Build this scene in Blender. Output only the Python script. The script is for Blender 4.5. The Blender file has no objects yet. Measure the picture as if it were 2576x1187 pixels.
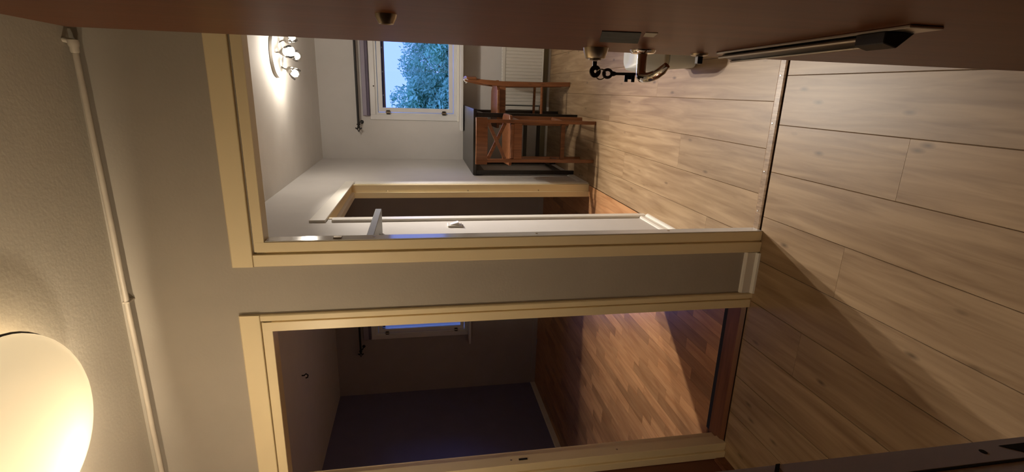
import bpy, bmesh, math, random
from mathutils import Vector, Matrix
random.seed(7)
S = bpy.context.scene
COL = S.collection
# ------------------------------------------------------------------ camera (phone held sideways: image left is up)
F_PX, YAW, PITCH, ROLL = 1271.6, .2852, .1793, -.021
cam_d = bpy.data.cameras.new('camera'); cam = bpy.data.objects.new('camera', cam_d); COL.objects.link(cam)
cam_d.sensor_fit = 'HORIZONTAL'; cam_d.sensor_width = 36; cam_d.lens = F_PX / 2576 * 36
cam_d.clip_start = .02; cam_d.clip_end = 200
cy, sy, cp, sp = math.cos(YAW), math.sin(YAW), math.cos(PITCH), math.sin(PITCH)
Fw = Vector((-sy*cp, cy*cp, -sp)); r0 = Vector((cy, sy, 0)); u0 = r0.cross(Fw)
c_, s_ = math.cos(ROLL), math.sin(ROLL); Rt = c_*r0 + s_*u0; Up = -s_*r0 + c_*u0
m = Matrix((-Up, Rt, -Fw)).transposed().to_4x4(); m.translation = Vector((0, 0, 1.447))
cam.matrix_world = m; S.camera = cam
# ------------------------------------------------------------------ world: blue dusk sky
W = bpy.data.worlds.new('dusk'); S.world = W; W.use_nodes = True
wn = W.node_tree; wn.nodes.clear()
tc = wn.nodes.new('ShaderNodeTexCoord'); sx = wn.nodes.new('ShaderNodeSeparateXYZ')
rp = wn.nodes.new('ShaderNodeValToRGB'); bg = wn.nodes.new('ShaderNodeBackground'); wo = wn.nodes.new('ShaderNodeOutputWorld')
rp.color_ramp.elements[0].position = 0; rp.color_ramp.elements[0].color = (.21, .33, 1, 1)
rp.color_ramp.elements[1].position = .8; rp.color_ramp.elements[1].color = (.20, .32, 1, 1)
wn.links.new(tc.outputs['Generated'], sx.inputs[0]); wn.links.new(sx.outputs['Z'], rp.inputs[0])
wn.links.new(rp.outputs[0], bg.inputs[0]); wn.links.new(bg.outputs[0], wo.inputs[0])
bg.inputs[1].default_value = 2.4
S.view_settings.view_transform = 'Standard'; S.view_settings.look = 'None'
S.view_settings.gamma = 1; S.view_settings.use_curve_mapping = False; S.view_settings.exposure = 0
S.cycles.max_bounces = 10; S.cycles.diffuse_bounces = 6; S.cycles.caustics_reflective = False; S.cycles.caustics_refractive = False
S.cycles.sample_clamp_indirect = 4
HALL_W, HALL_C = 10.5, (1, .80, .54)
HALL_FILL_W = 9.5
KIT_W, KIT_C = 5.5, (1, .89, .76)
SPOT_W = [118, 265, 40, 35]       # near, left, right, far head

# ------------------------------------------------------------------ materials
def mat(name, col, rough=.5, metal=0, var=.08, scale=6, bump=0, bscale=60, coat=0, spec=.5):
    M = bpy.data.materials.new(name); M.use_nodes = True; n = M.node_tree; b = n.nodes['Principled BSDF']
    t = n.nodes.new('ShaderNodeTexCoord'); no = n.nodes.new('ShaderNodeTexNoise'); no.inputs['Scale'].default_value = scale
    no.inputs['Detail'].default_value = 4
    n.links.new(t.outputs['Object'], no.inputs['Vector'])
    r = n.nodes.new('ShaderNodeValToRGB'); e = r.color_ramp.elements
    e[0].position = .3; e[1].position = .7
    e[0].color = tuple(c*(1-var) for c in col)+(1,); e[1].color = tuple(min(1, c*(1+var)) for c in col)+(1,)
    n.links.new(no.outputs['Fac'], r.inputs[0]); n.links.new(r.outputs[0], b.inputs['Base Color'])
    b.inputs['Roughness'].default_value = rough; b.inputs['Metallic'].default_value = metal
    b.inputs['Coat Weight'].default_value = coat; b.inputs['Specular IOR Level'].default_value = spec
    if bump:
        n2 = n.nodes.new('ShaderNodeTexNoise'); n2.inputs['Scale'].default_value = bscale; n2.inputs['Detail'].default_value = 3
        n.links.new(t.outputs['Object'], n2.inputs['Vector'])
        bp = n.nodes.new('ShaderNodeBump'); bp.inputs['Strength'].default_value = bump; bp.inputs['Distance'].default_value = .004
        n.links.new(n2.outputs['Fac'], bp.inputs['Height']); n.links.new(bp.outputs[0], b.inputs['Normal'])
    return M
def wood(name, c1, c2, rough=.4, axis=1, stretch=14, knots=0, coat=0, shift=.25, fine=3.0, kcol=None, spec=.5):
    """grain along the local axis; each object draws its own piece of the pattern"""
    M = bpy.data.materials.new(name); M.use_nodes = True; n = M.node_tree; b = n.nodes['Principled BSDF']; L = n.links.new
    t = n.nodes.new('ShaderNodeTexCoord'); oi = n.nodes.new('ShaderNodeObjectInfo')
    mul = n.nodes.new('ShaderNodeMath'); mul.operation = 'MULTIPLY'; mul.inputs[1].default_value = 37; L(oi.outputs['Random'], mul.inputs[0])
    cb = n.nodes.new('ShaderNodeCombineXYZ')
    for i in range(3): L(mul.outputs[0], cb.inputs[i])
    ad = n.nodes.new('ShaderNodeVectorMath'); L(t.outputs['Object'], ad.inputs[0]); L(cb.outputs[0], ad.inputs[1])
    mp = n.nodes.new('ShaderNodeMapping'); sc = [stretch*fine]*3; sc[axis] = fine; mp.inputs['Scale'].default_value = sc
    L(ad.outputs[0], mp.inputs[0])
    no = n.nodes.new('ShaderNodeTexNoise'); no.inputs['Scale'].default_value = 1; no.inputs['Detail'].default_value = 6; no.inputs['Distortion'].default_value = .6
    L(mp.outputs[0], no.inputs['Vector'])
    r = n.nodes.new('ShaderNodeValToRGB'); e = r.color_ramp.elements
    e[0].position = .32; e[1].position = .68; e[0].color = c1+(1,); e[1].color = c2+(1,); L(no.outputs['Fac'], r.inputs[0])
    out = r.outputs[0]
    if knots:
        m2 = n.nodes.new('ShaderNodeMapping'); s2 = [15]*3; s2[axis] = 5.5; m2.inputs['Scale'].default_value = s2; L(ad.outputs[0], m2.inputs[0])
        vo = n.nodes.new('ShaderNodeTexVoronoi'); vo.inputs['Scale'].default_value = 1; L(m2.outputs[0], vo.inputs['Vector'])
        kr = n.nodes.new('ShaderNodeMapRange'); kr.inputs[1].default_value = .03; kr.inputs[2].default_value = .17; kr.inputs[3].default_value = knots; kr.inputs[4].default_value = 0
        L(vo.outputs['Distance'], kr.inputs[0])
        sp_ = n.nodes.new('ShaderNodeSeparateColor'); L(vo.outputs['Color'], sp_.inputs[0])
        gt = n.nodes.new('ShaderNodeMath'); gt.operation = 'GREATER_THAN'; gt.inputs[1].default_value = .55; L(sp_.outputs[0], gt.inputs[0])
        mm = n.nodes.new('ShaderNodeMath'); mm.operation = 'MULTIPLY'; L(kr.outputs[0], mm.inputs[0]); L(gt.outputs[0], mm.inputs[1])
        mx = n.nodes.new('ShaderNodeMix'); mx.data_type = 'RGBA'; L(mm.outputs[0], mx.inputs[0]); L(out, mx.inputs[6])
        mx.inputs[7].default_value = (kcol or tuple(c*.35 for c in c1))+(1,); out = mx.outputs[2]
    hs = n.nodes.new('ShaderNodeHueSaturation'); vr = n.nodes.new('ShaderNodeMapRange')
    vr.inputs[3].default_value = 1-shift; vr.inputs[4].default_value = 1+shift; L(oi.outputs['Random'], vr.inputs[0])
    L(vr.outputs[0], hs.inputs['Value']); L(out, hs.inputs['Color']); L(hs.outputs[0], b.inputs['Base Color'])
    b.inputs['Roughness'].default_value = rough; b.inputs['Coat Weight'].default_value = coat; b.inputs['Specular IOR Level'].default_value = spec
    bp = n.nodes.new('ShaderNodeBump'); bp.inputs['Strength'].default_value = .12; bp.inputs['Distance'].default_value = .002
    L(no.outputs['Fac'], bp.inputs['Height']); L(bp.outputs[0], b.inputs['Normal'])
    return M
def emit(name, col, strength):
    M = bpy.data.materials.new(name); M.use_nodes = True; b = M.node_tree.nodes['Principled BSDF']
    b.inputs['Base Color'].default_value = (.9, .88, .8, 1); b.inputs['Emission Color'].default_value = col+(1,); b.inputs['Emission Strength'].default_value = strength
    return M
M_hall = mat('hall_wall_paint', (.39, .36, .315), .75, var=.03, bump=.15, bscale=90)
M_ceil = mat('hall_ceiling_roughcast', (.60, .565, .50), .85, var=.03, bump=.16, bscale=90)
M_kit = mat('kitchen_wall_paint', (.62, .60, .58), .7, var=.02, bump=.12, bscale=90)
M_kceil = mat('kitchen_ceiling_paint', (.74, .72, .68), .8, var=.02, bump=.2, bscale=70)
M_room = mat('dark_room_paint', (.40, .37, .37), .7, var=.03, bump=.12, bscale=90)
M_blue = mat('blue_grey_paint_and_glow', (.19, .19, .33), .6, var=.04, bump=.1, bscale=90)  # blue-grey accent paint, its blue strengthened in place of window glow
M_left = mat('dark_brown_wall', (.16, .06, .035), .5, var=.1)  # one even dark brown over the left hall wall
M_cream = mat('cream_door_trim_paint', (.84, .72, .47), .38, var=.03, scale=3)
M_pipe = mat('dull_pipe_paint', (.52, .47, .40), .45, var=.08, scale=12)
M_trimw = mat('white_trim_paint', (.80, .78, .72), .3, var=.02)
M_gloss = mat('glossy_white_trim_paint', (.74, .73, .70), .12, var=.02)
M_white = mat('white_window_paint', (.72, .72, .72), .35, var=.03)
M_lav = mat('lilac_grey_blind', (.30, .27, .35), .6, var=.04)
M_lavd = mat('dark_lilac_edge', (.11, .09, .14), .6)
M_black = mat('black_iron', (.012, .010, .011), .45)
M_dark = mat('dark_recess', (.01, .009, .009), .8)
M_steel = mat('brushed_steel', (.62, .58, .52), .26, 1, var=.05, scale=40)
M_chrome = mat('chrome', (.75, .72, .68), .1, 1, var=.02)
M_brass = mat('aged_brass_nickel', (.42, .35, .26), .28, 1, var=.08)
M_alu = mat('aluminium_letter_plate', (.55, .50, .43), .38, 1, var=.06)
M_grey = mat('grey_lens_and_reflection', (.040, .044, .042), .6, var=.3, scale=40, spec=.1)
M_keyd = mat('dark_key_metal', (.05, .042, .038), .35, .9)
M_rad = mat('radiator_enamel', (.70, .68, .62), .35, var=.02)
M_shelf = mat('blue_grey_shelf_paint', (.34, .36, .37), .45, var=.03)
M_plas = mat('white_plastic', (.42, .42, .38), .35, var=.02)
M_plasd = mat('tan_groove', (.30, .27, .20), .5)
M_post = mat('grey_white_post_paint', (.80, .78, .75), .5, var=.05, bump=.2, bscale=120)
M_plate = mat('grey_strike_plate', (.78, .77, .75), .5, 0, var=.04)
M_floor = wood('oak_laminate', (.235, .148, .077), (.395, .275, .160), .41, 1, 13, .8, shift=.07, fine=2.4, spec=.45)
M_parq = wood('beech_parquet', (.36, .17, .075), (.50, .27, .13), .30, 1, 10, 0, shift=.30, fine=4)
M_sub = mat('subfloor_dark', (.15, .095, .06), .8)
M_thres = wood('varnished_threshold', (.12, .045, .022), (.20, .08, .04), .35, 0, 12, shift=.02)
M_strip = wood('oak_transition_strip', (.20, .13, .08), (.40, .28, .18), .35, 1, 6, shift=.02, fine=16)
M_door = wood('mahogany_veneer', (.090, .027, .009), (.118, .037, .013), .36, 2, 16, shift=.0, fine=2, spec=.06)
M_pine = wood('antique_stained_pine', (.165, .060, .022), (.285, .112, .044), .35, 2, 12, .6, shift=.06, fine=4)
M_table = wood('black_brown_table', (.008, .006, .005), (.016, .012, .010), .28, 0, 16, shift=.02, fine=4)
M_leaf = mat('tree_leaves', (.27, .58, .36), .6, var=.3, scale=1.2)
M_bark = mat('tree_bark', (.08, .06, .04), .9, var=.3)
M_grass = mat('outdoor_ground', (.06, .10, .05), .9, var=.3)
M_bulb = emit('lit_bulb', KIT_C, KIT_W/(math.pi*4*math.pi*.025**2))
def glass(name, r=0.0, tint=(.97, .98, 1)):
    M = bpy.data.materials.new(name); M.use_nodes = True; n = M.node_tree; n.nodes.clear()
    o = n.nodes.new('ShaderNodeOutputMaterial'); a = n.nodes.new('ShaderNodeBsdfTransparent'); g = n.nodes.new('ShaderNodeBsdfGlossy')
    f = n.nodes.new('ShaderNodeFresnel'); f.inputs[0].default_value = 1.4; mx = n.nodes.new('ShaderNodeMixShader')
    a.inputs[0].default_value = tint+(1,); g.inputs['Roughness'].default_value = r
    n.links.new(f.outputs[0], mx.inputs[0]); n.links.new(a.outputs[0], mx.inputs[1]); n.links.new(g.outputs[0], mx.inputs[2]); n.links.new(mx.outputs[0], o.inputs[0])
    return M
M_glass = glass('window_glass')
M_cup = glass('clear_lamp_glass', .05, (.95, .95, .93))
# milky dome: lets the bulb's light through and glows itself
M_dome = bpy.data.materials.new('opal_dome_glass'); M_dome.use_nodes = True
n = M_dome.node_tree; n.nodes.clear(); o_ = n.nodes.new('ShaderNodeOutputMaterial')
d_ = n.nodes.new('ShaderNodeBsdfPrincipled'); d_.inputs['Base Color'].default_value = (.62, .56, .45, 1); d_.inputs['Roughness'].default_value = .2
d_.inputs['Emission Color'].default_value = (1, .80, .50, 1); d_.inputs['Emission Strength'].default_value = .42
t_ = n.nodes.new('ShaderNodeBsdfTranslucent'); t_.inputs[0].default_value = (1, .9, .7, 1); m_ = n.nodes.new('ShaderNodeMixShader'); m_.inputs[0].default_value = .07
n.links.new(d_.outputs[0], m_.inputs[1]); n.links.new(t_.outputs[0], m_.inputs[2]); n.links.new(m_.outputs[0], o_.inputs[0])

# ------------------------------------------------------------------ helpers
def new_obj(name, bm, m, parent=None, loc=None, smooth=False):
    """links a bmesh as one object; world coords unless the parent has a place of its own"""
    bmesh.ops.recalc_face_normals(bm, faces=bm.faces)
    me = bpy.data.meshes.new(name)
    if loc is not None: bmesh.ops.translate(bm, verts=bm.verts, vec=-Vector(loc))
    bm.to_mesh(me); bm.free()
    for x in (m if isinstance(m, list) else [m]): me.materials.append(x)
    if smooth:
        for p in me.polygons: p.use_smooth = True
        me.set_sharp_from_angle(angle=math.radians(40))
    o = bpy.data.objects.new(name, me); COL.objects.link(o)
    if loc is not None: o.location = loc
    if parent is not None:
        o.parent = parent
        if loc is not None: o.location = Vector(loc)-wpos(parent)
        else: o.location = -wpos(parent)
    return o
def wpos(o):
    p = Vector(o.location)
    while o.parent is not None: o = o.parent; p += Vector(o.location)
    return p
def tag(o, label=None, cat=None, group=None, kind=None):
    if label: o['label'] = label
    if cat: o['category'] = cat
    if group: o['group'] = group
    if kind: o['kind'] = kind
    return o
def empty(name, loc, label=None, cat=None, group=None, kind=None):
    o = bpy.data.objects.new(name, None); o.location = loc; o.empty_display_size = .1; COL.objects.link(o)
    return tag(o, label, cat, group, kind)
def box(x0, x1, y0, y1, z0, z1, bev=0, bm=None):
    own = bm is None
    b = bmesh.new()
    vs = [b.verts.new((x, y, z)) for x in (x0, x1) for y in (y0, y1) for z in (z0, z1)]
    for f in ((0,1,3,2),(4,6,7,5),(0,4,5,1),(2,3,7,6),(0,2,6,4),(1,5,7,3)): b.faces.new([vs[i] for i in f])
    bmesh.ops.recalc_face_normals(b, faces=b.faces)
    if bev: bmesh.ops.bevel(b, geom=list(b.edges), offset=bev, segments=1, affect='EDGES')
    if own: return b
    merge(bm, b); return bm
def merge(dst, src):
    me = bpy.data.meshes.new('t'); src.to_mesh(me); src.free(); dst.from_mesh(me); bpy.data.meshes.remove(me)
def prism(pts, axis, a0, a1, bev=0):
    """polygon in the two other axes extruded along axis"""
    b = bmesh.new()
    def P(u, v, a):
        return {0: (a, u, v), 1: (u, a, v), 2: (u, v, a)}[axis]
    A = [b.verts.new(P(u, v, a0)) for u, v in pts]; B = [b.verts.new(P(u, v, a1)) for u, v in pts]
    b.faces.new(A); b.faces.new(B[::-1]); k = len(pts)
    for i in range(k): b.faces.new((A[i], B[i], B[(i+1) % k], A[(i+1) % k]))
    bmesh.ops.recalc_face_normals(b, faces=b.faces)
    if bev: bmesh.ops.bevel(b, geom=list(b.edges), offset=bev, segments=1, affect='EDGES')
    return b
def tube(path, r, n=10, bm=None, caps=True):
    b = bmesh.new(); P = [Vector(p) for p in path]; R = r if isinstance(r, (list, tuple)) else [r]*len(P); rings = []
    t0 = (P[1]-P[0]).normalized(); ref = Vector((0, 0, 1)) if abs(t0.z) < .9 else Vector((1, 0, 0))
    nx = t0.cross(ref).normalized()
    for i, p in enumerate(P):
        t = ((P[min(i+1, len(P)-1)]-P[i]).normalized()+(P[i]-P[max(i-1, 0)]).normalized()).normalized()
        nx = (nx-t*nx.dot(t)).normalized(); ny = t.cross(nx)
        rings.append([b.verts.new(p+R[i]*(math.cos(2*math.pi*k/n)*nx+math.sin(2*math.pi*k/n)*ny)) for k in range(n)])
    for i in range(len(P)-1):
        for k in range(n): b.faces.new((rings[i][k], rings[i][(k+1) % n], rings[i+1][(k+1) % n], rings[i+1][k]))
    if caps: b.faces.new(rings[0][::-1]); b.faces.new(rings[-1])
    bmesh.ops.recalc_face_normals(b, faces=b.faces)
    if bm is None: return b
    merge(bm, b); return bm
def lathe(prof, origin, axis, n=28, closed=False):
    """prof: (radius, distance along axis)"""
    b = bmesh.new(); a = Vector(axis).normalized(); ref = Vector((0, 0, 1)) if abs(a.z) < .9 else Vector((1, 0, 0))
    u = a.cross(ref).normalized(); v = a.cross(u); O = Vector(origin); rings = []
    for r, h in prof:
        if r < 1e-6: rings.append([b.verts.new(O+a*h)])
        else: rings.append([b.verts.new(O+a*h+r*(math.cos(2*math.pi*k/n)*u+math.sin(2*math.pi*k/n)*v)) for k in range(n)])
    for i in range(len(rings)-1):
        A, B = rings[i], rings[i+1]
        for k in range(n):
            q = [A[k % len(A)], A[(k+1) % len(A)], B[(k+1) % len(B)], B[k % len(B)]]
            q = list(dict.fromkeys(q))
            if len(q) > 2: b.faces.new(q)
    bmesh.ops.recalc_face_normals(b, faces=b.faces)
    return b
def torus(center, axis, R, r, n=20, k=8, squash=1):
    a = Vector(axis).normalized(); ref = Vector((0, 0, 1)) if abs(a.z) < .9 else Vector((1, 0, 0))
    u = a.cross(ref).normalized(); v = a.cross(u); C = Vector(center); b = bmesh.new(); rings = []
    for i in range(n):
        t = 2*math.pi*i/n; d = math.cos(t)*u+math.sin(t)*v; c = C+R*(math.cos(t)*u+squash*math.sin(t)*v)
        rings.append([b.verts.new(c+r*(math.cos(2*math.pi*j/k)*d+math.sin(2*math.pi*j/k)*a)) for j in range(k)])
    for i in range(n):
        for j in range(k): b.faces.new((rings[i][j], rings[(i+1) % n][j], rings[(i+1) % n][(j+1) % k], rings[i][(j+1) % k]))
    bmesh.ops.recalc_face_normals(b, faces=b.faces); return b
def struct(name, bm, m, **k):
    return tag(new_obj(name, bm, m, **k), kind='structure')

# ------------------------------------------------------------------ shell
DW = 1.877                       # hall face of the front wall
DB = 1.967                       # its rear face
FAR = 5.73                       # far (window) wall
HC, KC = 2.497, 2.462            # ceilings
XK = -.765                       # kitchen side of the wall between kitchen and dark room
XM = -.865                       # dark room side of it
XR = -3.70                       # left wall of the dark room
KR = 1.75                        # right kitchen wall
KDX0, KDX1, KDZ = -.595, .30, 2.04        # kitchen doorway hole
LDX0, LDX1, LDZ = -1.665, -.888, 2.04     # dark-room doorway hole
IDY0, IDY1, IDZ = 3.04, 4.16, 2.01        # inner doorway hole
W1 = (-.30, 1.25, 1.03, 1.895)   # kitchen window hole
W2 = (-2.90, -1.70, .90, 2.00)   # dark-room window hole
b = bmesh.new()
box(-3.8, LDX0, DW, DB, 0, HC, bm=b); box(LDX1, KDX0, DW, DB, 0, HC, bm=b); box(KDX1, KR, DW, DB, 0, HC, bm=b)
box(LDX0, LDX1, DW, DB, LDZ, HC, bm=b); box(KDX0, KDX1, DW, DB, KDZ, HC, bm=b)
struct('wall_front', b, M_hall)
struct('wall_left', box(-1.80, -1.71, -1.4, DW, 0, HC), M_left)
struct('wall_right', box(1.10, 1.2, -1.4, DW, 0, HC), M_hall)
struct('wall_rear', box(-1.71, 1.1, -1.4, -1.3, 0, HC), M_hall)
struct('wall_back', box(-1.71, -.47, .30, .44, 0, HC), M_hall)
struct('ceiling', box(-1.8, 1.2, -1.4, DW, HC, HC+.1), M_ceil)
b = box(XR-.1, XM, DB, FAR, KC, KC+.1); box(XM, KR+.1, DB, FAR, KC, KC+.1, bm=b)
struct('ceiling', b, M_kceil)
b = bmesh.new()
box(XM, XK, DB, IDY0, 0, KC, bm=b); box(XM, XK, IDY1, FAR, 0, KC, bm=b); box(XM, XK, IDY0, IDY1, IDZ, KC, bm=b)
struct('wall_middle', b, M_kit)
struct('wall_kitchen_right', box(KR, KR+.1, DB, FAR, 0, KC), M_kit)
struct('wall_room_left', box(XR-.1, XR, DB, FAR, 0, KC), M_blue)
struct('trim_4', box(XR-.1, KR+.1, -1.4, FAR, -.2, -.061), M_sub)['label'] = 'concrete slab under the floors'
def far_wall(name, x0, x1, w, m):
    b = bmesh.new()
    box(x0, w[0], FAR, FAR+.28, 0, KC, bm=b); box(w[1], x1, FAR, FAR+.28, 0, KC, bm=b)
    box(w[0], w[1], FAR, FAR+.28, 0, w[2], bm=b); box(w[0], w[1], FAR, FAR+.28, w[3], KC, bm=b)
    return struct(name, b, m)
far_wall('wall_far', (XM+XK)/2, KR+.1, W1, M_kit)
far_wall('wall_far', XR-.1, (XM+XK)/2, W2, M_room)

# floors: every board a piece of its own
def planks(fl, x_seams, y0, y1, joints, m, z0, z1, gap=.0007):
    for i in range(len(x_seams)-1):
        ys = [y0]+[j for j in joints(i) if y0+.05 < j < y1-.05]+[y1]
        for a, c in zip(ys, ys[1:]):
            xa, xb = x_seams[i], x_seams[i+1]; cx, cyy = (xa+xb)/2, (a+c)/2
            bb = prism([(xa+gap, z0), (xb-gap, z0), (xb-gap, z1-.0012), (xb-gap-.0012, z1), (xa+gap+.0012, z1), (xa+gap, z1-.0012)], 1, a+gap*.6, c-gap*.6)
            new_obj('plank', bb, m, fl, loc=(cx, cyy, z1))
fl = struct('floor', box(-1.71, 1.1, -1.3, 1.878, -.06, -.008), M_sub)
XS = [round(.089+.192*k, 4) for k in range(-9, 6)]; XS[0] = -1.71; XS = [x for x in XS if x < 1.1]+[1.1]
jt = {7: [1.296, .05], 6: [.6, -.7], 5: [1.44, .1], 8: [.35, -.9], 4: [.72, -.5], 3: [1.55, .2], 2: [.9, -.4], 1: [1.3, 0], 0: [.5]}
planks(fl, XS, -1.3, 1.876, lambda i: sorted(jt.get(i, [.4, -.7])), M_floor, -.008, 0)
fl = struct('floor', box(XK, KR, 1.878, FAR, -.06, -.008), M_sub)
XS = [round(-.012+.193*k, 4) for k in range(-3, 10)]; XS = [XK]+XS[0:]; XS = [x for x in XS if x < KR-.05]+[KR]
planks(fl, XS, 1.93, FAR, lambda i: sorted([2.3+(i*1.13) % 1.9, 4.2+(i*1.13) % 1.9]), M_floor, -.008, 0)
fl = struct('floor', box(XR, XM, 1.878, FAR, -.06, -.008), M_sub)
far_bits = bmesh.new(); cols = 40; wcol = (XM-XR)/cols; cells = []
for i in range(cols):
    y = 1.99-((i*.37) % 1)*.42
    while y < FAR:
        y2 = y+.38+.1*random.random(); a, c = max(y, 2.026), min(y2, FAR)
        if c-a > .02: cells.append((i, a, c))
        y = y2
cells.sort(key=lambda q: (XR+(q[0]+.5)*wcol > -1.0, q[1]))
for k, (i, a, c) in enumerate(cells):
    xa, xb = XR+i*wcol, XR+(i+1)*wcol; g = .0005
    if k < 292: new_obj('parquet_block', box(xa+g, xb-g, a+g, c-g, -.008, 0), M_parq, fl, loc=((xa+xb)/2, (a+c)/2, 0))
    else: box(xa+g, xb-g, a+g, c-g, -.008, 0, bm=far_bits)
if far_bits.verts: tag(new_obj('parquet_blocks', far_bits, M_parq, fl), kind='stuff')
else: far_bits.free()
# transition strip under the kitchen doorway, with screws
ts = struct('trim_1', prism([(1.885, 0), (1.929, 0), (1.929, .003), (1.922, .006), (1.892, .006), (1.885, .003)], 0, KDX0+.04, KDX1-.03), M_strip)
ts['label'] = 'worn oak transition strip across the kitchen doorway'
for x in (-.47, -.30, -.10, .09): new_obj('screw', lathe([(0, .002), (.004, .0015), (.005, 0), (.005, -.002)], (x, 1.912, .006), (0, 0, 1), 10), M_steel, ts)
# threshold of the dark room doorway
th = struct('trim_2', prism([(1.885, 0), (1.900, .014), (1.985, .018), (1.992, .012), (1.992, 0)], 0, LDX0+.02, LDX1-.02), M_thres)
th['label'] = 'varnished brown wooden threshold of the dark room'
new_obj('gap', box(LDX0+.02, LDX1-.02, 1.9925, 2.024, 0, .008), M_dark, th)

# ------------------------------------------------------------------ door frames (casings, linings)
def door_frame(name, label, x0, x1, zt, cl, cr, ztop, inner):
    """x0,x1: clear inner faces; cl,cr: casing outer edges"""
    r = empty(name, ((x0+x1)/2, DW, 0), label, kind='structure')
    ct = ztop-.073; P = new_obj
    P('casing', prism([(cl, DW), (cl, DW-.012), (cl+.004, DW-.016), (x0-.047, DW-.018), (x0-.045, DW-.015), (x0-.045, DW)], 2, 0, ct-.002), M_cream, r)
    P('casing', prism([(cr, DW), (cr, DW-.012), (cr-.004, DW-.016), (x1+.047, DW-.018), (x1+.045, DW-.015), (x1+.045, DW)], 2, 0, ct-.002), M_cream, r)
    P('casing', prism([(DW, ztop), (DW-.012, ztop), (DW-.016, ztop-.004), (DW-.018, ct+.002), (DW-.015, ct), (DW, ct)], 0, cl, cr), M_cream, r)
    for s, xi in ((-1, x0), (1, x1)):
        a, c = sorted((xi, xi+s*.038)); a2, c2 = sorted((xi+s*.0385, xi+s*.044))
        P('jamb', box(a, c, DW-.013, DW+.046, 0, zt+.032, .0015), [M_gloss if inner else M_cream], r)
        P('groove', box(a2, c2, DW-.006, DW+.04, 0, zt+.03), M_cream, r)
        a3, c3 = sorted((xi+s*.012, xi+s*.044))
        P('rebate', box(a3, c3, DW+.0465, DB-.002, 0, zt+.01, .001), M_cream, r)
    P('head_jamb', box(x0-.038, x1+.038, DW-.0125, DW+.046, zt, zt+.036, .0015), M_cream, r)
    P('head_rebate', box(x0-.04, x1+.04, DW+.0465, DB-.002, zt+.011, zt+.034, .001), M_cream, r)
    return r
d1 = door_frame('door_1', 'cream painted doorway frame of the bright kitchen, no door leaf', -.551, .258, 2.000, -.643, .350, 2.116, 0)
# the kitchen-side lining of the left jamb is glossier and whiter
new_obj('jamb_lining', box(-.5515, -.5475, DW-.010, DW+.0455, .002, 1.998, .001), M_gloss, d1)
for z in (.99, 1.62, .42):
    new_obj('screw', lathe([(0, .0015), (.005, .001), (.006, 0)], (-.5475, DW+.02, z), (1, 0, 0), 12), M_brass, d1)
hp = new_obj('hinge_stub', box(-.5475, -.543, DW+.005, DW+.028, 1.735, 1.765, .001), M_brass, d1)
d2 = door_frame('door_2', 'cream painted doorway frame of the dark room at left', -1.622, -.903, 2.004, -1.708, -.834, 2.116, 0)
new_obj('strike_hole', box(-1.6222, -1.6195, DW+.012, DW+.022, .985, 1.025), M_dark, d2)
for z in (1.06, .55): new_obj('screw', lathe([(0, .001), (.004, .001), (.005, 0)], (-1.622, DW+.02, z), (1, 0, 0), 10), M_brass, d2)
# inner doorway from kitchen to dark room
d3 = empty('door_3', (XK, 3.6, 0), 'white casing and beige lining of the inner doorway in the kitchen left wall', kind='structure')
CX = XK+.014
new_obj('casing', prism([(XK, 2.965), (CX-.004, 2.965), (CX, 2.972), (CX, 3.03), (CX-.006, 3.045), (XK, 3.045)], 2, 0, 1.95), M_trimw, d3)
new_obj('casing', prism([(XK, 4.245), (CX-.004, 4.245), (CX, 4.238), (CX, 4.17), (CX-.006, 4.155), (XK, 4.155)], 2, 0, 1.955), M_trimw, d3)
new_obj('casing', prism([(2.965, 1.985), (4.245, 1.965), (4.245, 2.035), (2.965, 2.075)], 0, XK, CX, .002), M_trimw, d3)
for y, s in ((3.04, 1), (4.16, -1)):
    a, c = sorted((y, y+s*.03)); new_obj('jamb', box(XM-.005, XK+.004, a, c, .0, 1.978, .001), M_cream, d3)
    a, c = sorted((y+s*.0305, y+s*.045)); new_obj('door_stop', box(XM+.0, XM+.045, a, c, 0, 1.955, .001), M_cream, d3)
new_obj('head_jamb', box(XM-.005, XK+.004, 3.04, 4.16, 1.979, 2.009, .001), M_cream, d3)
new_obj('head_stop', box(XM+.0, XM+.045, 3.07, 4.13, 1.955, 1.9785, .001), M_trimw, d3)
new_obj('sill_board', box(XM+.002, XK-.002, 3.072, 4.128, 0, .006, .001), M_parq, d3)
for z in (1.70, 1.05, .45): new_obj('screw', lathe([(0, .001), (.005, .001), (.006, 0)], (XK-.045, 4.13, z), (0, -1, 0), 10), M_brass, d3)

# baseboards
def base(name, pts, axis, a0, a1, m=M_trimw): return struct(name, prism(pts, axis, a0, a1), m)
b1 = base('baseboard_front', [(DW, 0), (DW-.012, 0), (DW-.012, .052), (DW-.007, .060), (DW, .062)], 0, -.832, -.645)
new_obj('quarter_round', prism([(DW-.012, 0), (DW-.026, 0), (DW-.024, .008), (DW-.019, .013), (DW-.012, .015)], 0, -.832, -.645), M_trimw, b1)
b2 = base('baseboard_middle', [(XK, 0), (XK+.012, 0), (XK+.012, .046), (XK+.007, .056), (XK, .058)], 1, DB, 2.965)
new_obj('quarter_round', prism([(XK+.012, 0), (XK+.027, 0), (XK+.024, .009), (XK+.019, .014), (XK+.012, .016)], 1, DB, 2.965), M_trimw, b2)
base('baseboard_middle', [(XK, 0), (XK+.012, 0), (XK+.012, .046), (XK+.007, .056), (XK, .058)], 1, 4.246, FAR)
b3 = base('baseboard_far', [(FAR, 0), (FAR-.014, 0), (FAR-.014, .07), (FAR-.008, .078), (FAR, .08)], 0, XK+.03, KR, mat('olive_baseboard', (.26, .23, .15), .5))
new_obj('quarter_round', prism([(FAR-.015, 0), (FAR-.038, 0), (FAR-.036, .012), (FAR-.027, .020), (FAR-.015, .022)], 0, XK+.03, KR), M_trimw, b3)
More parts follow.
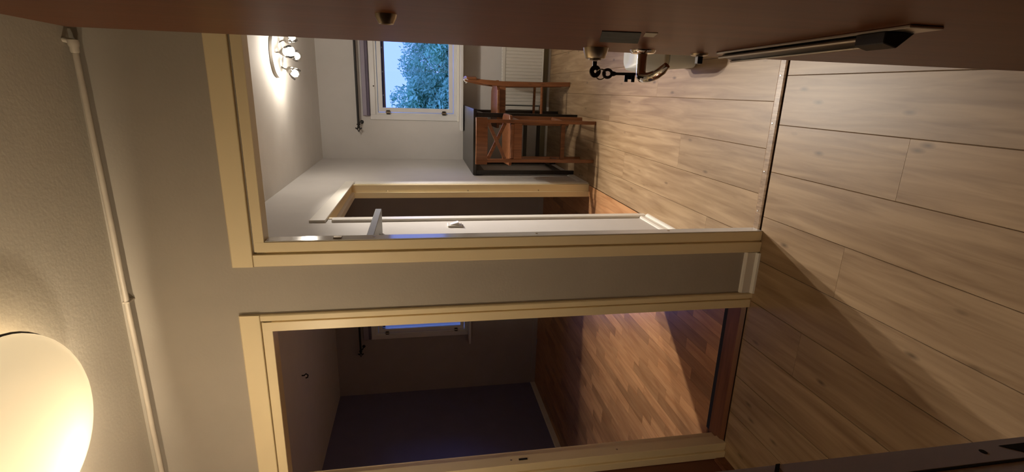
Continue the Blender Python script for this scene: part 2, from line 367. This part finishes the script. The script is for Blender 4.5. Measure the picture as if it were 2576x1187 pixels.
base('baseboard_room', [(XR, 0), (XR+.012, 0), (XR+.012, .05), (XR+.006, .06), (XR, .06)], 1, DB, FAR)
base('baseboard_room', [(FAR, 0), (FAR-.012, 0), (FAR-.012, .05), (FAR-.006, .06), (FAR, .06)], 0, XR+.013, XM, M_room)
base('baseboard_left', [(-1.71, 0), (-1.698, 0), (-1.698, .045), (-1.703, .055), (-1.71, .055)], 1, .46, DW-.02, M_thres)

# ------------------------------------------------------------------ windows
def window(name, label, w, rodz):
    x0, x1, z0, z1 = w; r = empty(name, ((x0+x1)/2, FAR, z0), label, kind='structure'); P = new_obj
    # casing boards on the wall
    P('casing', box(x0-.045, x0+.008, FAR-.014, FAR, z0-.03, z1+.05, .002), M_white, r)
    P('casing', box(x1-.008, x1+.045, FAR-.014, FAR, z0-.03, z1+.05, .002), M_white, r)
    P('casing', box(x0+.008, x1-.008, FAR-.0135, FAR, z1-.008, z1+.05, .002), M_white, r)
    P('casing', box(x0+.008, x1-.008, FAR-.0135, FAR, z0-.03, z0+.008, .002), M_white, r)
    fr = bmesh.new()
    box(x0, x0+.03, FAR+.0, FAR+.12, z0, z1, bm=fr); box(x1-.03, x1, FAR, FAR+.12, z0, z1, bm=fr)
    box(x0+.03, x1-.03, FAR, FAR+.12, z0, z0+.03, bm=fr); box(x0+.03, x1-.03, FAR, FAR+.12, z1-.03, z1, bm=fr)
    P('frame', fr, M_white, r)
    sh = bmesh.new(); a, c, d, e = x0+.036, x1-.036, z0+.036, z1-.036; t = .045
    box(a, a+t, FAR-.004, FAR+.045, d, e, .002, bm=sh); box(c-t, c, FAR-.004, FAR+.045, d, e, .002, bm=sh)
    box(a+t, c-t, FAR-.004, FAR+.045, d, d+t, .002, bm=sh); box(a+t, c-t, FAR-.004, FAR+.045, e-t, e, .002, bm=sh)
    s = P('sash', sh, M_white, r)
    P('pane', box(a+t-.004, c-t+.004, FAR+.018, FAR+.022, d+t-.004, e-t+.004), M_glass, s)
    P('blind_rail', box(a+t, c-t, FAR+.05, FAR+.075, e-t-.03, e-t+.002, .002), M_lavd, r)
    for k in range(5): P('cord_clip', box(a+t+.12+k*.24, a+t+.135+k*.24, FAR+.0445, FAR+.05, e-t-.014, e-t-.002), M_white, r)
    for zz in (d+.10, e-.10):
        P('hinge', lathe([(0, 0), (.011, 0), (.011, .05), (0, .05)], (a-.003, FAR-.012, zz-.025), (0, 0, 1), 10), M_brass, r)
        P('hinge', box(a-.022, a+.02, FAR-.016, FAR-.0135, zz-.018, zz+.018, .001), M_keyd, r)
    P('screw', lathe([(0, .002), (.007, .001), (.008, 0)], (x0+.3, FAR-.0135, z1+.005), (0, -1, 0), 10), M_keyd, r)
    return r
w1 = window('window_1', 'white wooden window of the kitchen with trees behind its pane', W1, 2.07)
new_obj('sill', box(-.44, 1.2, FAR-.19, FAR-.0145, .968, .999, .004), M_white, w1)
new_obj('sill_lip', box(-.35, 1.1, FAR-.030, FAR-.0145, 1.0, 1.022, .003), M_trimw, w1)
w2 = window('window_2', 'white window of the dark room, mostly hidden by the doorway casing', W2, 2.18)
new_obj('sill', box(W2[0]-.10, W2[1]+.1, FAR-.16, FAR-.0145, .862, .888, .004), M_white, w2)

def blind(x0, x1, z0, z1, label):
    r = empty('roller_blind', ((x0+x1)/2, FAR, z0), label, 'blind')
    new_obj('cassette', box(x0, x1, FAR-.045, FAR-.0005, z0+.028, z1, .004), M_lav, r)
    new_obj('hem_bar', box(x0, x1-.01, FAR-.040, FAR-.0005, z0, z0+.0275, .004), M_lavd, r)
    return r
blind(-.305, 1.0, 1.946, 2.018, 'lilac grey roller blind cassette above the bright kitchen window')
blind(-2.93, -1.6, 2.052, 2.14, 'roller blind cassette above the dark room window')
def curtain_rod(x0, x1, z, label):
    y = FAR-.075; r = empty('curtain_rod', ((x0+x1)/2, FAR, z), label, 'curtain rod')
    new_obj('rod', tube([(x0, y, z), (x1, y, z)], .0125, 10), M_black, r, smooth=True)
    fin = lathe([(.0125, 0), (.019, .006), (.019, .014), (.009, .02), (.015, .03), (.007, .038), (0, .042)], (x0, y, z), (-1, 0, 0), 14)
    f = new_obj('finial', fin, M_black, r, smooth=True)
    lf = bmesh.new()
    for s in (1, -1): tube([(x0-.030, y, z), (x0-.045, y, z+s*.010), (x0-.056, y, z+s*.022), (x0-.050, y, z+s*.030), (x0-.042, y, z+s*.027)], [.007, .007, .007, .006, .005], 8, bm=lf)
    tube([(x0-.034, y, z), (x0-.060, y, z+.012), (x0-.085, y, z), (x0-.060, y, z-.012), (x0-.034, y, z)], .006, 8, bm=lf)
    new_obj('scroll', lf, M_black, f, smooth=True)
    for x in (x0+.012, x1-.1):
        bb = tube([(x, y, z), (x, y, z-.022), (x, FAR-.004, z-.03)], .008, 8)
        merge(bb, lathe([(0, .004), (.018, .004), (.02, 0)], (x, FAR-.001, z-.03), (0, -1, 0), 12))
        new_obj('bracket', bb, M_black, r, smooth=True)
    return r
curtain_rod(-.385, 1.3, 2.066, 'black iron curtain rod with a scrolled finial above the kitchen window')
curtain_rod(-3.045, -1.4, 2.178, 'black curtain rod above the window of the dark room')

# ------------------------------------------------------------------ radiator, pipe bracket, outside
ra = empty('radiator', (.35, FAR-.08, .08), 'white ribbed radiator under the kitchen window', 'radiator')
rx0, rx1, rz0, rz1 = -.155, 1.1, .095, .545
new_obj('back_panel', box(rx0, rx1, FAR-.045, FAR-.030, rz0, rz1, .004), M_rad, ra)
fp = bmesh.new(); pitch = .034; nf = int((rx1-rx0)/pitch); pts = []
for k in range(nf):
    xa = rx0+k*(rx1-rx0)/nf; q = (rx1-rx0)/nf
    pts += [(xa, FAR-.100), (xa+q*.2, FAR-.108), (xa+q*.8, FAR-.108)]
pts += [(rx1, FAR-.100), (rx1, FAR-.088), (rx0, FAR-.088)]
new_obj('front_panel', prism(pts, 2, rz0+.02, rz1-.035), M_rad, ra)
tg = bmesh.new(); box(rx0, rx1, FAR-.109, FAR-.10, rz1-.03, rz1, .002, bm=tg)
for k in range(40): x = rx0+.01+k*(rx1-rx0-.02)/40; box(x, x+.012, FAR-.0995, FAR-.0455, rz1-.006, rz1-.002, bm=tg)
new_obj('top_grille', tg, M_rad, ra)
new_obj('bottom_rail', box(rx0, rx1, FAR-.109, FAR-.088, rz0, rz0+.018, .003), M_rad, ra)
new_obj('side_panel', box(rx0-.048, rx0-.010, FAR-.105, FAR-.030, rz0+.03, rz1-.04, .003), M_rad, ra)
new_obj('slot', box(rx0-.0095, rx0-.0005, FAR-.09, FAR-.035, rz0+.03, rz1-.04), M_dark, ra)
for x in (.1, .9): new_obj('wall_bracket', box(x, x+.03, FAR-.0295, FAR, rz0+.06, rz0+.3), M_rad, ra)
sb = empty('sill_bracket', (.45, FAR, .83), 'white curved wire bracket under the window sill beside the door edge', 'bracket')
new_obj('arm', tube([(.445, FAR-.10, .965), (.445, FAR-.10, .84), (.447, FAR-.092, .822), (.45, FAR-.06, .812), (.45, FAR-.001, .812)], .008, 10), M_trimw, sb, smooth=True)

struct('ground', box(-12, 14, FAR+.4, 40, -.6, -.5), M_grass)
def tree(name, loc, rx, rz, seed, label, trunk_h):
    rnd = random.Random(seed); r = empty(name, loc, label, 'tree'); L = Vector(loc); cz = L.z+trunk_h+rz*.7
    tr = tube([(L.x, L.y, L.z), (L.x+.1, L.y, L.z+trunk_h*.6), (L.x, L.y, cz)], [.16, .12, .05], 8)
    for k in range(5):
        a = k*1.3; tube([(L.x, L.y, L.z+trunk_h*.8), (L.x+math.cos(a)*rx*.35, L.y+math.sin(a)*rx*.3, cz), (L.x+math.cos(a)*rx*.7, L.y+math.sin(a)*rx*.6, cz+rz*.3)], [.07, .045, .02], 6, bm=tr)
    new_obj('trunk', tr, M_bark, r)
    cl = [(Vector((rnd.uniform(-1, 1), rnd.uniform(-1, 1), rnd.uniform(-1, 1)))) for _ in range(70)]
    cl = [v.normalized()*(.45+.5*rnd.random()) for v in cl]
    cr = bmesh.new()
    for v in cl:
        c = Vector((L.x+v.x*rx, L.y+v.y*rx, cz+v.z*rz)); rad = rx*(.16+.16*rnd.random())
        for _ in range(330):
            d = Vector((rnd.gauss(0, 1), rnd.gauss(0, 1), rnd.gauss(0, 1))).normalized()*rad*rnd.random()**.33; p = c+d
            u = Vector((rnd.gauss(0, 1), rnd.gauss(0, 1), rnd.gauss(0, 1))).normalized(); w_ = u.orthogonal().normalized(); s = .022+.036*rnd.random()
            cr.faces.new([cr.verts.new(p+u*s*1.4), cr.verts.new(p+w_*s*.6), cr.verts.new(p-u*s*1.4), cr.verts.new(p-w_*s*.6)])
    me = bpy.data.meshes.new('crown'); cr.to_mesh(me); cr.free(); me.materials.append(M_leaf)
    o = bpy.data.objects.new('crown', me); COL.objects.link(o); o.parent = r; o.location = -L; o['kind'] = 'stuff'
    return r
tree('leafy_tree', (-.7, 14, -.5), 1.25, 1.45, 1, 'tall leafy tree seen in the left half of the kitchen window', 0.35)
tree('leafy_tree', (1.55, 14.2, -.5), .95, 1.05, 2, 'lower rounded green tree nearer the door edge in the kitchen window', .25)
tree('leafy_tree', (.75, 20, -.5), 2.2, 1.2, 4, 'bluish tree standing behind the two others outside the kitchen window', .4)

# ------------------------------------------------------------------ hall: heating pipe, ceiling lamp
pp = empty('ceiling_pipe', (-.7, DW-.03, 2.46), 'white painted heating pipe along the edge of the hall ceiling', 'pipe')
pth = [(-1.71, DW-.030, 2.4555)]+[(-1.71+k*.1516, DW-.030+.0015*math.sin(k*1.7), 2.4555+.0012*k) for k in range(1, 12)]+[(.095, DW-.030, 2.4705)]
new_obj('pipe', tube(pth, .0088, 12), M_pipe, pp, smooth=True)
new_obj('elbow', lathe([(0, -.002), (.015, 0), (.015, .016), (.012, .022), (.012, .034), (.0095, .038)], (.095+.012, DW-.030, 2.471), (-1, 0, 0), 14), M_pipe, pp, smooth=True)
new_obj('riser', tube([(.102, DW-.03, 2.471), (.108, DW-.03, HC)], .0085, 12), M_pipe, pp, smooth=True)
new_obj('clip', box(-.756, -.748, DW-.041, DW, 2.4515, 2.474, .002), M_pipe, pp)

LX, LY, LR = -.84, 1.22, .252
cl = empty('ceiling_lamp', (LX, LY, HC), 'round opal glass ceiling lamp of the hall', 'lamp')
new_obj('base_plate', lathe([(0, 0), (.11, 0), (.11, .018), (.10, .026), (0, .026)], (LX, LY, HC), (0, 0, -1), 32), M_trimw, cl, smooth=True)
prof = [(LR*math.sin(a), .072+.108*math.cos(a)-0) for a in [i*math.pi/2/14 for i in range(15)]]
prof_in = [(p[0]*.985, p[1]-.004) for p in prof]
new_obj('glass_dome', lathe(prof+[(LR*.985, .072)][:0], (LX, LY, HC), (0, 0, -1), 56), M_dome, cl, smooth=True)
new_obj('rim', torus((LX, LY, HC-.070), (0, 0, 1), LR, .0045, 56, 8), M_black, cl, smooth=True)
for k in range(3):
    a = k*2.094+2.0; new_obj('clip', tube([(LX+math.cos(a)*.1, LY+math.sin(a)*.1, HC-.018), (LX+math.cos(a)*.2, LY+math.sin(a)*.2, HC-.045), (LX+math.cos(a)*(LR), LY+math.sin(a)*(LR), HC-.068)], .003, 6), M_steel, cl)
BX, BY, BZ = -.92, 1.25, HC-.068
new_obj('bulb', lathe([(0, -.035), (.022, -.028), (.030, 0), (.026, .018), (.014, .036), (.013, .05), (0, .05)], (BX, BY, BZ), (.6, .2, .35), 20),
        emit('hall_bulb', HALL_C, HALL_W/(math.pi*4*math.pi*.027**2)), cl, smooth=True)
# added bare bulb out of view, extra fill light for the hall walls
PX, PY, PZ = -1.30, .95, 1.96
c2 = empty('fill_pendant', (PX, PY, HC), 'added fill bulb hanging out of view near the left hall wall', 'lamp')
new_obj('ceiling_rose', lathe([(0, 0), (.045, 0), (.045, .012), (.02, .03), (0, .03)], (PX, PY, HC), (0, 0, -1), 24), M_trimw, c2, smooth=True)
new_obj('cord', tube([(PX, PY, HC-.03), (PX, PY, PZ+.09)], .0035, 8), M_trimw, c2, smooth=True)
new_obj('socket', lathe([(0, .11), (.012, .11), (.019, .10), (.019, .055), (0, .055)], (PX, PY, PZ), (0, 0, 1), 20), M_trimw, c2, smooth=True)
new_obj('bulb', lathe([(0, .054), (.013, .054), (.016, .04), (.028, .012), (.029, -.006), (.020, -.024), (0, -.031)], (PX, PY, PZ), (0, 0, 1), 20), emit('fill_bulb', HALL_C, HALL_FILL_W/(math.pi*4*math.pi*.026**2)), c2, smooth=True)
hook = tag(new_obj('ceiling_hook', tube([(-2.38, 4.04, KC), (-2.38, 4.04, KC-.02), (-2.365, 4.04, KC-.035), (-2.38, 4.04, KC-.05), (-2.40, 4.04, KC-.045), (-2.405, 4.04, KC-.03)], .006, 8), M_keyd), 'small lamp hook in the ceiling of the dark room', 'hook')
tag(new_obj('wall_socket', box(-3.37, -3.29, FAR-.012, FAR, .33, .39, .004), M_room), 'small socket low on the far wall of the dark room', 'socket')

# ------------------------------------------------------------------ kitchen ceiling spotlight
sl = empty('ceiling_spotlight', (.20, 4.15, KC), 'round ceiling light with lit spot bulbs in the kitchen', 'lamp')
new_obj('canopy', lathe([(0, 0), (.16, 0), (.165, .006), (.16, .022), (.12, .030), (0, .032)], (.20, 4.15, KC), (0, 0, -1), 40), M_trimw, sl, smooth=True)
for i, (dx, dy, tx, ty) in enumerate([(.012, -.125, .05, -.55), (-.118, .03, -.55, .05), (.118, .03, .55, .05), (.0, .12, .0, .6)]):
    hd = Vector((.20+dx, 4.15+dy, KC-.105)); ax = Vector((tx, ty, -.8)).normalized()
    st = new_obj('stem', tube([(.20+dx*.7, 4.15+dy*.7, KC-.025), (.20+dx*.85, 4.15+dy*.85, KC-.055), tuple(hd-ax*.035)], .006, 8), M_chrome, sl, smooth=True)
    cupm = lathe([(.012, -.045), (.02, -.04), (.028, -.02), (.028, .0), (.026, .0), (.026, -.018), (.018, -.036), (.012, -.04)], tuple(hd), tuple(ax), 20)
    hc = new_obj('spot_head', cupm, M_chrome, sl, smooth=True)
    new_obj('glass_cup', lathe([(.029, -.012), (.042, .012), (.044, .04)], tuple(hd), tuple(ax), 20), M_cup, hc, smooth=True)
    new_obj('bulb', lathe([(0, -.030), (.012, -.026), (.020, -.010), (.025, .008), (.024, .022), (.014, .034), (0, .038)], tuple(hd+ax*.006), tuple(ax), 18), M_bulb, hc, smooth=True)
    ld = bpy.data.lights.new('spot_light', 'SPOT'); lo = bpy.data.objects.new('spot_light', ld); COL.objects.link(lo)
    lo.parent = hc; aim = [Vector((-.35, 2.5, 0)), Vector((-1.30, 2.55, .0)), Vector((1.2, 4.1, 0)), Vector((.1, 5.3, .2))][i]
    lw = hd+ax*.052; lo.location = lw-wpos(hc); lo.rotation_euler = (aim-lw).to_track_quat('-Z', 'Y').to_euler()
    ld.energy = SPOT_W[i]; ld.color = KIT_C; ld.spot_size = math.radians([72, 80, 110, 110][i]); ld.spot_blend = 1.0; ld.shadow_soft_size = .022

# ------------------------------------------------------------------ kitchen left wall: shelf and switch
sh = empty('wall_shelf', (XK, 2.5, 1.64), 'blue grey shelf board on the kitchen left wall just past the door jamb', 'shelf')
new_obj('board', box(XK, XK+.135, DB+.01, 2.72, 1.648, 1.68, .002), M_shelf, sh)
for y in (2.1, 2.5): new_obj('bracket', prism([(XK, 1.6475), (XK+.06, 1.6475), (XK, 1.60)], 1, y, y+.004), M_shelf, sh)
lsw = empty('light_switch', (XK, 2.845, 1.25), 'white light switch between shelf and inner doorway', 'switch')
new_obj('plate', box(XK, XK+.010, 2.805, 2.885, 1.208, 1.292, .004), M_trimw, lsw)
new_obj('rocker', prism([(XK+.0102, 1.225), (XK+.026, 1.228), (XK+.012, 1.275), (XK+.0102, 1.275)], 1, 2.822, 2.868, .001), M_trimw, lsw)
tag(new_obj('nail', tube([(XK, 2.62, 1.17), (XK+.018, 2.62, 1.172)], .002, 6), M_keyd), 'small nail in the kitchen left wall below the switch', 'nail')

# ------------------------------------------------------------------ table
TX0, TX1, TY0, TY1, TZ = -.757, -.168, 4.60, 5.69, .960
tb = empty('bar_table', ((TX0+TX1)/2, (TY0+TY1)/2, 0), 'tall black brown bar table in the far kitchen corner', 'table')
new_obj('tabletop', box(TX0, TX1, TY0, TY1, TZ-.03, TZ, .002), M_table, tb)
for x in (TX0+.002, TX1-.070):
    for y in (TY0+.003, 5.28): new_obj('leg', box(x, x+.038, y, y+.038, 0, TZ-.0305, .002), M_table, tb)
new_obj('apron', box(TX1-.060, TX1-.042, TY0+.042, 5.279, TZ-.115, TZ-.0305, .001), M_table, tb)
new_obj('apron', box(TX0+.012, TX0+.030, TY0+.042, 5.279, TZ-.115, TZ-.0305, .001), M_table, tb)
new_obj('apron', box(TX0+.041, TX1-.071, 5.29, 5.31, TZ-.115, TZ-.0305, .001), M_table, tb)
for z in (.34, .20): new_obj('stretcher', box(TX0+.041, TX1-.071, 5.29, 5.312, z-.018, z+.018, .001), M_table, tb)
new_obj('stretcher', box(TX0+.012, TX0+.03, TY0+.042, 5.279, .10, .136, .001), M_table, tb)

# ------------------------------------------------------------------ bar chairs (front = +y)
def slat(p, q, w, t):
    """flat bar between two points, width w seen from the back, thickness t along y"""
    P, Q = Vector(p), Vector(q); d = (Q-P).normalized(); s = d.cross(Vector((0, 1, 0))).normalized()*w/2; y = Vector((0, t/2, 0)); b = bmesh.new()
    A = [b.verts.new(P+i*s+j*y) for i, j in ((-1, -1), (1, -1), (1, 1), (-1, 1))]; B = [b.verts.new(Q+i*s+j*y) for i, j in ((-1, -1), (1, -1), (1, 1), (-1, 1))]
    b.faces.new(A); b.faces.new(B[::-1])
    for i in range(4): b.faces.new((A[i], B[i], B[(i+1) % 4], A[(i+1) % 4]))
    bmesh.ops.recalc_face_normals(b, faces=b.faces); return b
def make_chair(label, cat):
    r = empty('bar_chair', (0, 0, 0), label, cat, 'pine bar chairs at the table'); P = new_obj; hx = .157
    def post(s):
        ys = [(-.012, .0), (0, .34), (.004, .66), (-.008, .82), (-.030, .985)]; ws = [.040, .046, .050, .042, .028]
        front = [(y+w/2, z) for (y, z), w in zip(ys, ws)]; back = [(y-w/2, z) for (y, z), w in zip(ys, ws)][::-1]
        return prism(front+back, 0, s*hx-.014, s*hx+.014, .003)
    for s in (-1, 1): P('rear_leg', post(s), M_pine, r)
    for s in (-1, 1): P('front_leg', box(s*.175-.017, s*.175+.017, .345, .379, 0, .686, .003), M_pine, r)
    # seat: broader at the front
    P('seat', prism([(-.138, -.03), (.138, -.03), (.142, .03), (.205, .06), (.212, .36), (.185, .41), (-.185, .41), (-.212, .36), (-.205, .06), (-.142, .03)], 2, .687, .713, .004), M_pine, r)
    P('rear_apron', box(-.1425, .1425, -.018, .004,   .618, .686, .002), M_pine, r)
    P('front_apron', box(-.157, .157, .352, .372,   .625, .686, .002), M_pine, r)
    for s in (-1, 1):
        P('side_apron', slat((s*.160, .19, .62), (s*.1605, .19, .62001), .01, .01) if 0 else prism([(s*.158-.009, .029), (s*.158+.009, .029), (s*.172+.009, .344), (s*.172-.009, .344)], 2, .627, .686), M_pine, r)
        P('side_stretcher', tube([(s*.158, .018, .275), (s*.174, .346, .275)], .013, 8), M_pine, r)
        P('rear_stretcher', box(-.1425, .1425, -.012, .012, .255, .290, .003), M_pine, r)
    P('foot_rest', box(-.157, .157, .352, .374, .150, .182, .003), M_pine, r)
    # curved head board
    k = 10; f1 = []; f2 = []
    for i in range(k+1):
        x = -.185+.37*i/k; bow = .030*(1-(2*i/k-1)**2); f1.append((x, -.046-bow*.0-.018+.018*(2*i/k-1)**2)); f2.append((x, -.028-.018+.018*(2*i/k-1)**2))
    P('head_board', prism(f1+f2[::-1], 2, .905, .998, .002), M_pine, r)
    P('cross_slat', slat((-.143, -.004, .755), (.143, -.024, .895), .026, .012), M_pine, r)
    P('cross_slat', slat((.143, .009, .755), (-.143, -.011, .895), .026, .012), M_pine, r)
    return r
def copy_tree(o, parent=None):
    c = o.copy(); COL.objects.link(c)
    if parent: c.parent = parent
    for ch in list(o.children): copy_tree(ch, c)
    return c
ch1 = make_chair('stained pine bar chair with crossed back slats, back turned to the hall', 'chair')
ch2 = copy_tree(ch1); ch2['label'] = 'stained pine bar chair seen from the side at the window end of the table'
ch1.location = (-.398, 4.10, 0); ch1.rotation_euler = (0, 0, math.radians(1.5))
ch2.location = (.055, 5.062, 0); ch2.rotation_euler = (0, 0, math.radians(91))
wh = tag(new_obj('white_hook', tube([(.085, 4.945, .962), (.089, 4.945, 1.005), (.080, 4.945, 1.016), (.066, 4.945, 1.006), (.060, 4.945, .985), (.052, 4.945, 1.0)], .006, 8), M_trimw), 'small white plastic hook over the top of the side chair', 'hook')

# ------------------------------------------------------------------ white bin beside the kitchen doorway
bn = empty('swing_bin', (.30, 2.60, 0), 'white plastic bin on the kitchen floor behind the door handle', 'bin')
def rr(cx, cyy, hx, hy, rad, n=5):
    out = []
    for sx_, sy_, a0 in ((1, 1, 0), (-1, 1, 90), (-1, -1, 180), (1, -1, 270)):
        for k in range(n+1):
            a = math.radians(a0+90*k/n); out.append((cx+sx_*(hx-rad)+rad*math.cos(a), cyy+sy_*(hy-rad)+rad*math.sin(a)))
    return out
def loft(levels):
    b = bmesh.new(); rings = []
    for z, hx, hy, rad in levels: rings.append([b.verts.new((x, y, z)) for x, y in rr(.275, 2.66, hx, hy, rad)])
    b.faces.new(rings[0][::-1]); b.faces.new(rings[-1])
    for A, B in zip(rings, rings[1:]):
        for i in range(len(A)): b.faces.new((A[i], A[(i+1) % len(A)], B[(i+1) % len(B)], B[i]))
    return b
new_obj('bucket', loft([(0, .118, .085, .04), (.015, .134, .10, .045), (.172, .148, .112, .05)]), M_plas, bn, smooth=True)
new_obj('collar', loft([(.1725, .144, .108, .05), (.195, .154, .12, .05), (.202, .156, .122, .05)]), M_plasd, bn, smooth=True)
new_obj('lid', loft([(.2025, .158, .125, .055), (.214, .170, .135, .055), (.24, .170, .135, .055), (.28, .162, .128, .055), (.325, .152, .118, .05), (.335, .142, .108, .05)]), M_plas, bn, smooth=True)

# ------------------------------------------------------------------ entrance door leaf (open, seen on its outer face) and its fittings
DX = .080
ed = empty('entrance_door', (DX, 1.03, 0), 'open brown veneered entrance door with lock, lever and letter plate', 'door')
new_obj('leaf', box(DX, DX+.045, .10, 1.03, .012, 2.025, .0015), M_door, ed)
new_obj('lock_case', box(DX+.012, DX+.034, 1.0302, 1.0325, .88, 1.16, .0005), M_steel, ed)
for z in (.3, 1.0, 1.75): new_obj('hinge', lathe([(0, 0), (.009, 0), (.009, .1), (0, .1)], (DX+.05, .091, z), (0, 0, 1), 12), M_steel, ed)
ph = new_obj('peephole', lathe([(0, .004), (.006, .004), (.0065, .010), (.009, .011), (.0125, .004), (.0135, 0)], (DX, .688, 1.483), (-1, 0, 0), 24), M_brass, ed, smooth=True)
new_obj('lens', lathe([(0, .0075), (.004, .0065), (.006, .0045)], (DX, .688, 1.483), (-1, 0, 0), 16), M_grey, ph, smooth=True)
ly, lz = .965, 1.116
lk = new_obj('lock_cylinder', lathe([(.024, 0), (.0225, .007), (.019, .017), (.018, .0185), (.012, .0185), (.0115, .0215), (0, .0215)], (DX, ly, lz), (-1, 0, 0), 28), M_brass, ed, smooth=True)
new_obj('keyway', box(DX-.0222, DX-.0214, ly-.0012, ly+.0012, lz-.005, lz+.005), M_dark, lk)
hy, hz = .965, 1.022
hd = new_obj('lever_handle', tube([(DX-.005, hy, hz), (DX-.038, hy, hz), (DX-.047, hy-.003, hz), (DX-.050, hy-.008, hz), (DX-.051, hy-.018, hz-.0005), (DX-.050, hy-.040, hz-.002), (DX-.046, hy-.058, hz-.005), (DX-.039, hy-.072, hz-.009), (DX-.031, hy-.080, hz-.013)], [.0095, .0095, .0095, .0095, .0095, .0092, .0088, .0082, .006], 14), M_chrome, ed, smooth=True)
new_obj('rosette', lathe([(.0095, .007), (.021, .006), (.024, .003), (.0245, 0)], (DX, hy, hz), (-1, 0, 0), 28), M_chrome, ed, smooth=True)
kh = new_obj('thumb_rosette', lathe([(0, .004), (.013, .004), (.0165, .003), (.0175, 0)], (DX, .985, .893), (-1, 0, 0), 24), M_brass, ed, smooth=True)
new_obj('lock_stub', box(DX-.019, DX-.0045, .979, .991, .887, .898, .001), M_keyd, kh)
# tilted grey patch standing in for a reflection, with a pale sticker below it
refl = new_obj('reflection_patch', prism([(.728, 1.190), (.856, 1.148), (.852, 1.082), (.722, 1.134)], 0, DX-.0012, DX-.0001), M_grey, ed)
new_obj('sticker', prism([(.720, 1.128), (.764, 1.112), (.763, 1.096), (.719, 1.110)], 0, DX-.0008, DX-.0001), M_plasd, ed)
# letter plate
lp = new_obj('letter_plate', box(DX-.004, DX-.0001, .535, .935, .840, .887, .001), M_alu, ed)
fl_ = new_obj('flap', prism([(DX-.0045, .8785), (DX-.009, .881), (DX-.015, .858), (DX-.0045, .858)], 1, .612, .925, .0008), M_keyd, lp)
new_obj('edge_bead', tube([(DX-.0165, .612, .8575), (DX-.0165, .93, .8575)], .0020, 8), M_alu, fl_)
new_obj('edge_bead', tube([(DX-.0100, .612, .8825), (DX-.0100, .93, .8825)], .0024, 8), M_alu, fl_)
new_obj('slot', box(DX-.0046, DX-.0041, .66, .90, .843, .853), M_dark, lp)
new_obj('end_block', prism([(DX-.0045, .888), (DX-.018, .888), (DX-.023, .868), (DX-.0045, .845)], 1, .566, .61, .001), M_black, lp)
ed.rotation_euler = (0, 0, .0139)

# keys
ky = empty('key', (DX-.02, ly, lz), 'dark key pushed into the entrance door lock', 'key')
new_obj('blade', box(DX-.031, DX-.0225, ly-.0012, ly+.0012, lz-.004, lz+.004), M_keyd, ky)
kb = lathe([(.0105, -.0022), (.0115, 0), (.0105, .0022), (.0030, .0022), (.0030, -.0022), (.0105, -.0022)], (DX-.041, ly, lz-.002), (0, 1, 0), 20)
bow = new_obj('bow', kb, M_keyd, ky, smooth=True)
rg = tag(new_obj('key_ring', torus((DX-.046, ly, lz-.0135), (.25, 1, 0), .0095, .0012, 22, 6), M_steel), 'thin steel ring joining the two keys', 'key ring')
KX = DX-.044
k2 = empty('skeleton_key', (KX, ly, lz-.02), 'old bit key hanging from the ring below the lock', 'key')
new_obj('bow', torus((KX, ly, lz-.027), (0, 1, 0), .0072, .0028, 18, 8, 1.15), M_keyd, k2, smooth=True)
new_obj('shank', tube([(KX, ly, lz-.0345), (KX, ly, lz-.040), (KX+.0002, ly, lz-.044), (KX+.001, ly, lz-.083)], [.005, .0045, .0027, .0027], 10), M_keyd, k2, smooth=True)
bt = bmesh.new()
for z in (-.079, -.072, -.065): box(KX-.014 if z != -.072 else KX-.009, KX+.0005, ly-.001, ly+.001, lz+z-.0033, lz+z+.0033, bm=bt)
new_obj('bit', bt, M_keyd, k2)

# ------------------------------------------------------------------ near post with its strike plate (bottom left of the upright view)
po = tag(new_obj('trim_3', box(-.469, -.42, .300, .44, 0, 2.1, .002), M_post), kind='structure')
po['label'] = 'grey white entrance door post with a steel strike plate, close to the camera'
sp2 = new_obj('strike_plate', box(-.4202, -.4188, .4035, .4375, .30, 1.035, .0005), M_plate, po)
new_obj('groove', box(-.4199, -.4190, .4002, .4030, .30, .88), M_dark, po)
new_obj('notch', prism([(.4255, 1.041), (.4378, 1.030), (.4378, 1.036), (.4255, 1.047)], 0, -.4204, -.4183), M_dark, po)
new_obj('latch_slot', prism([(.4095, .700), (.4265, .724), (.4265, .52), (.4095, .52)], 0, -.4187, -.4182), M_dark, sp2)
new_obj('screw', lathe([(0, .0006), (.0035, .0006), (.0045, 0)], (-.4188, .4203, .756), (1, 0, 0), 12), M_dark, sp2)
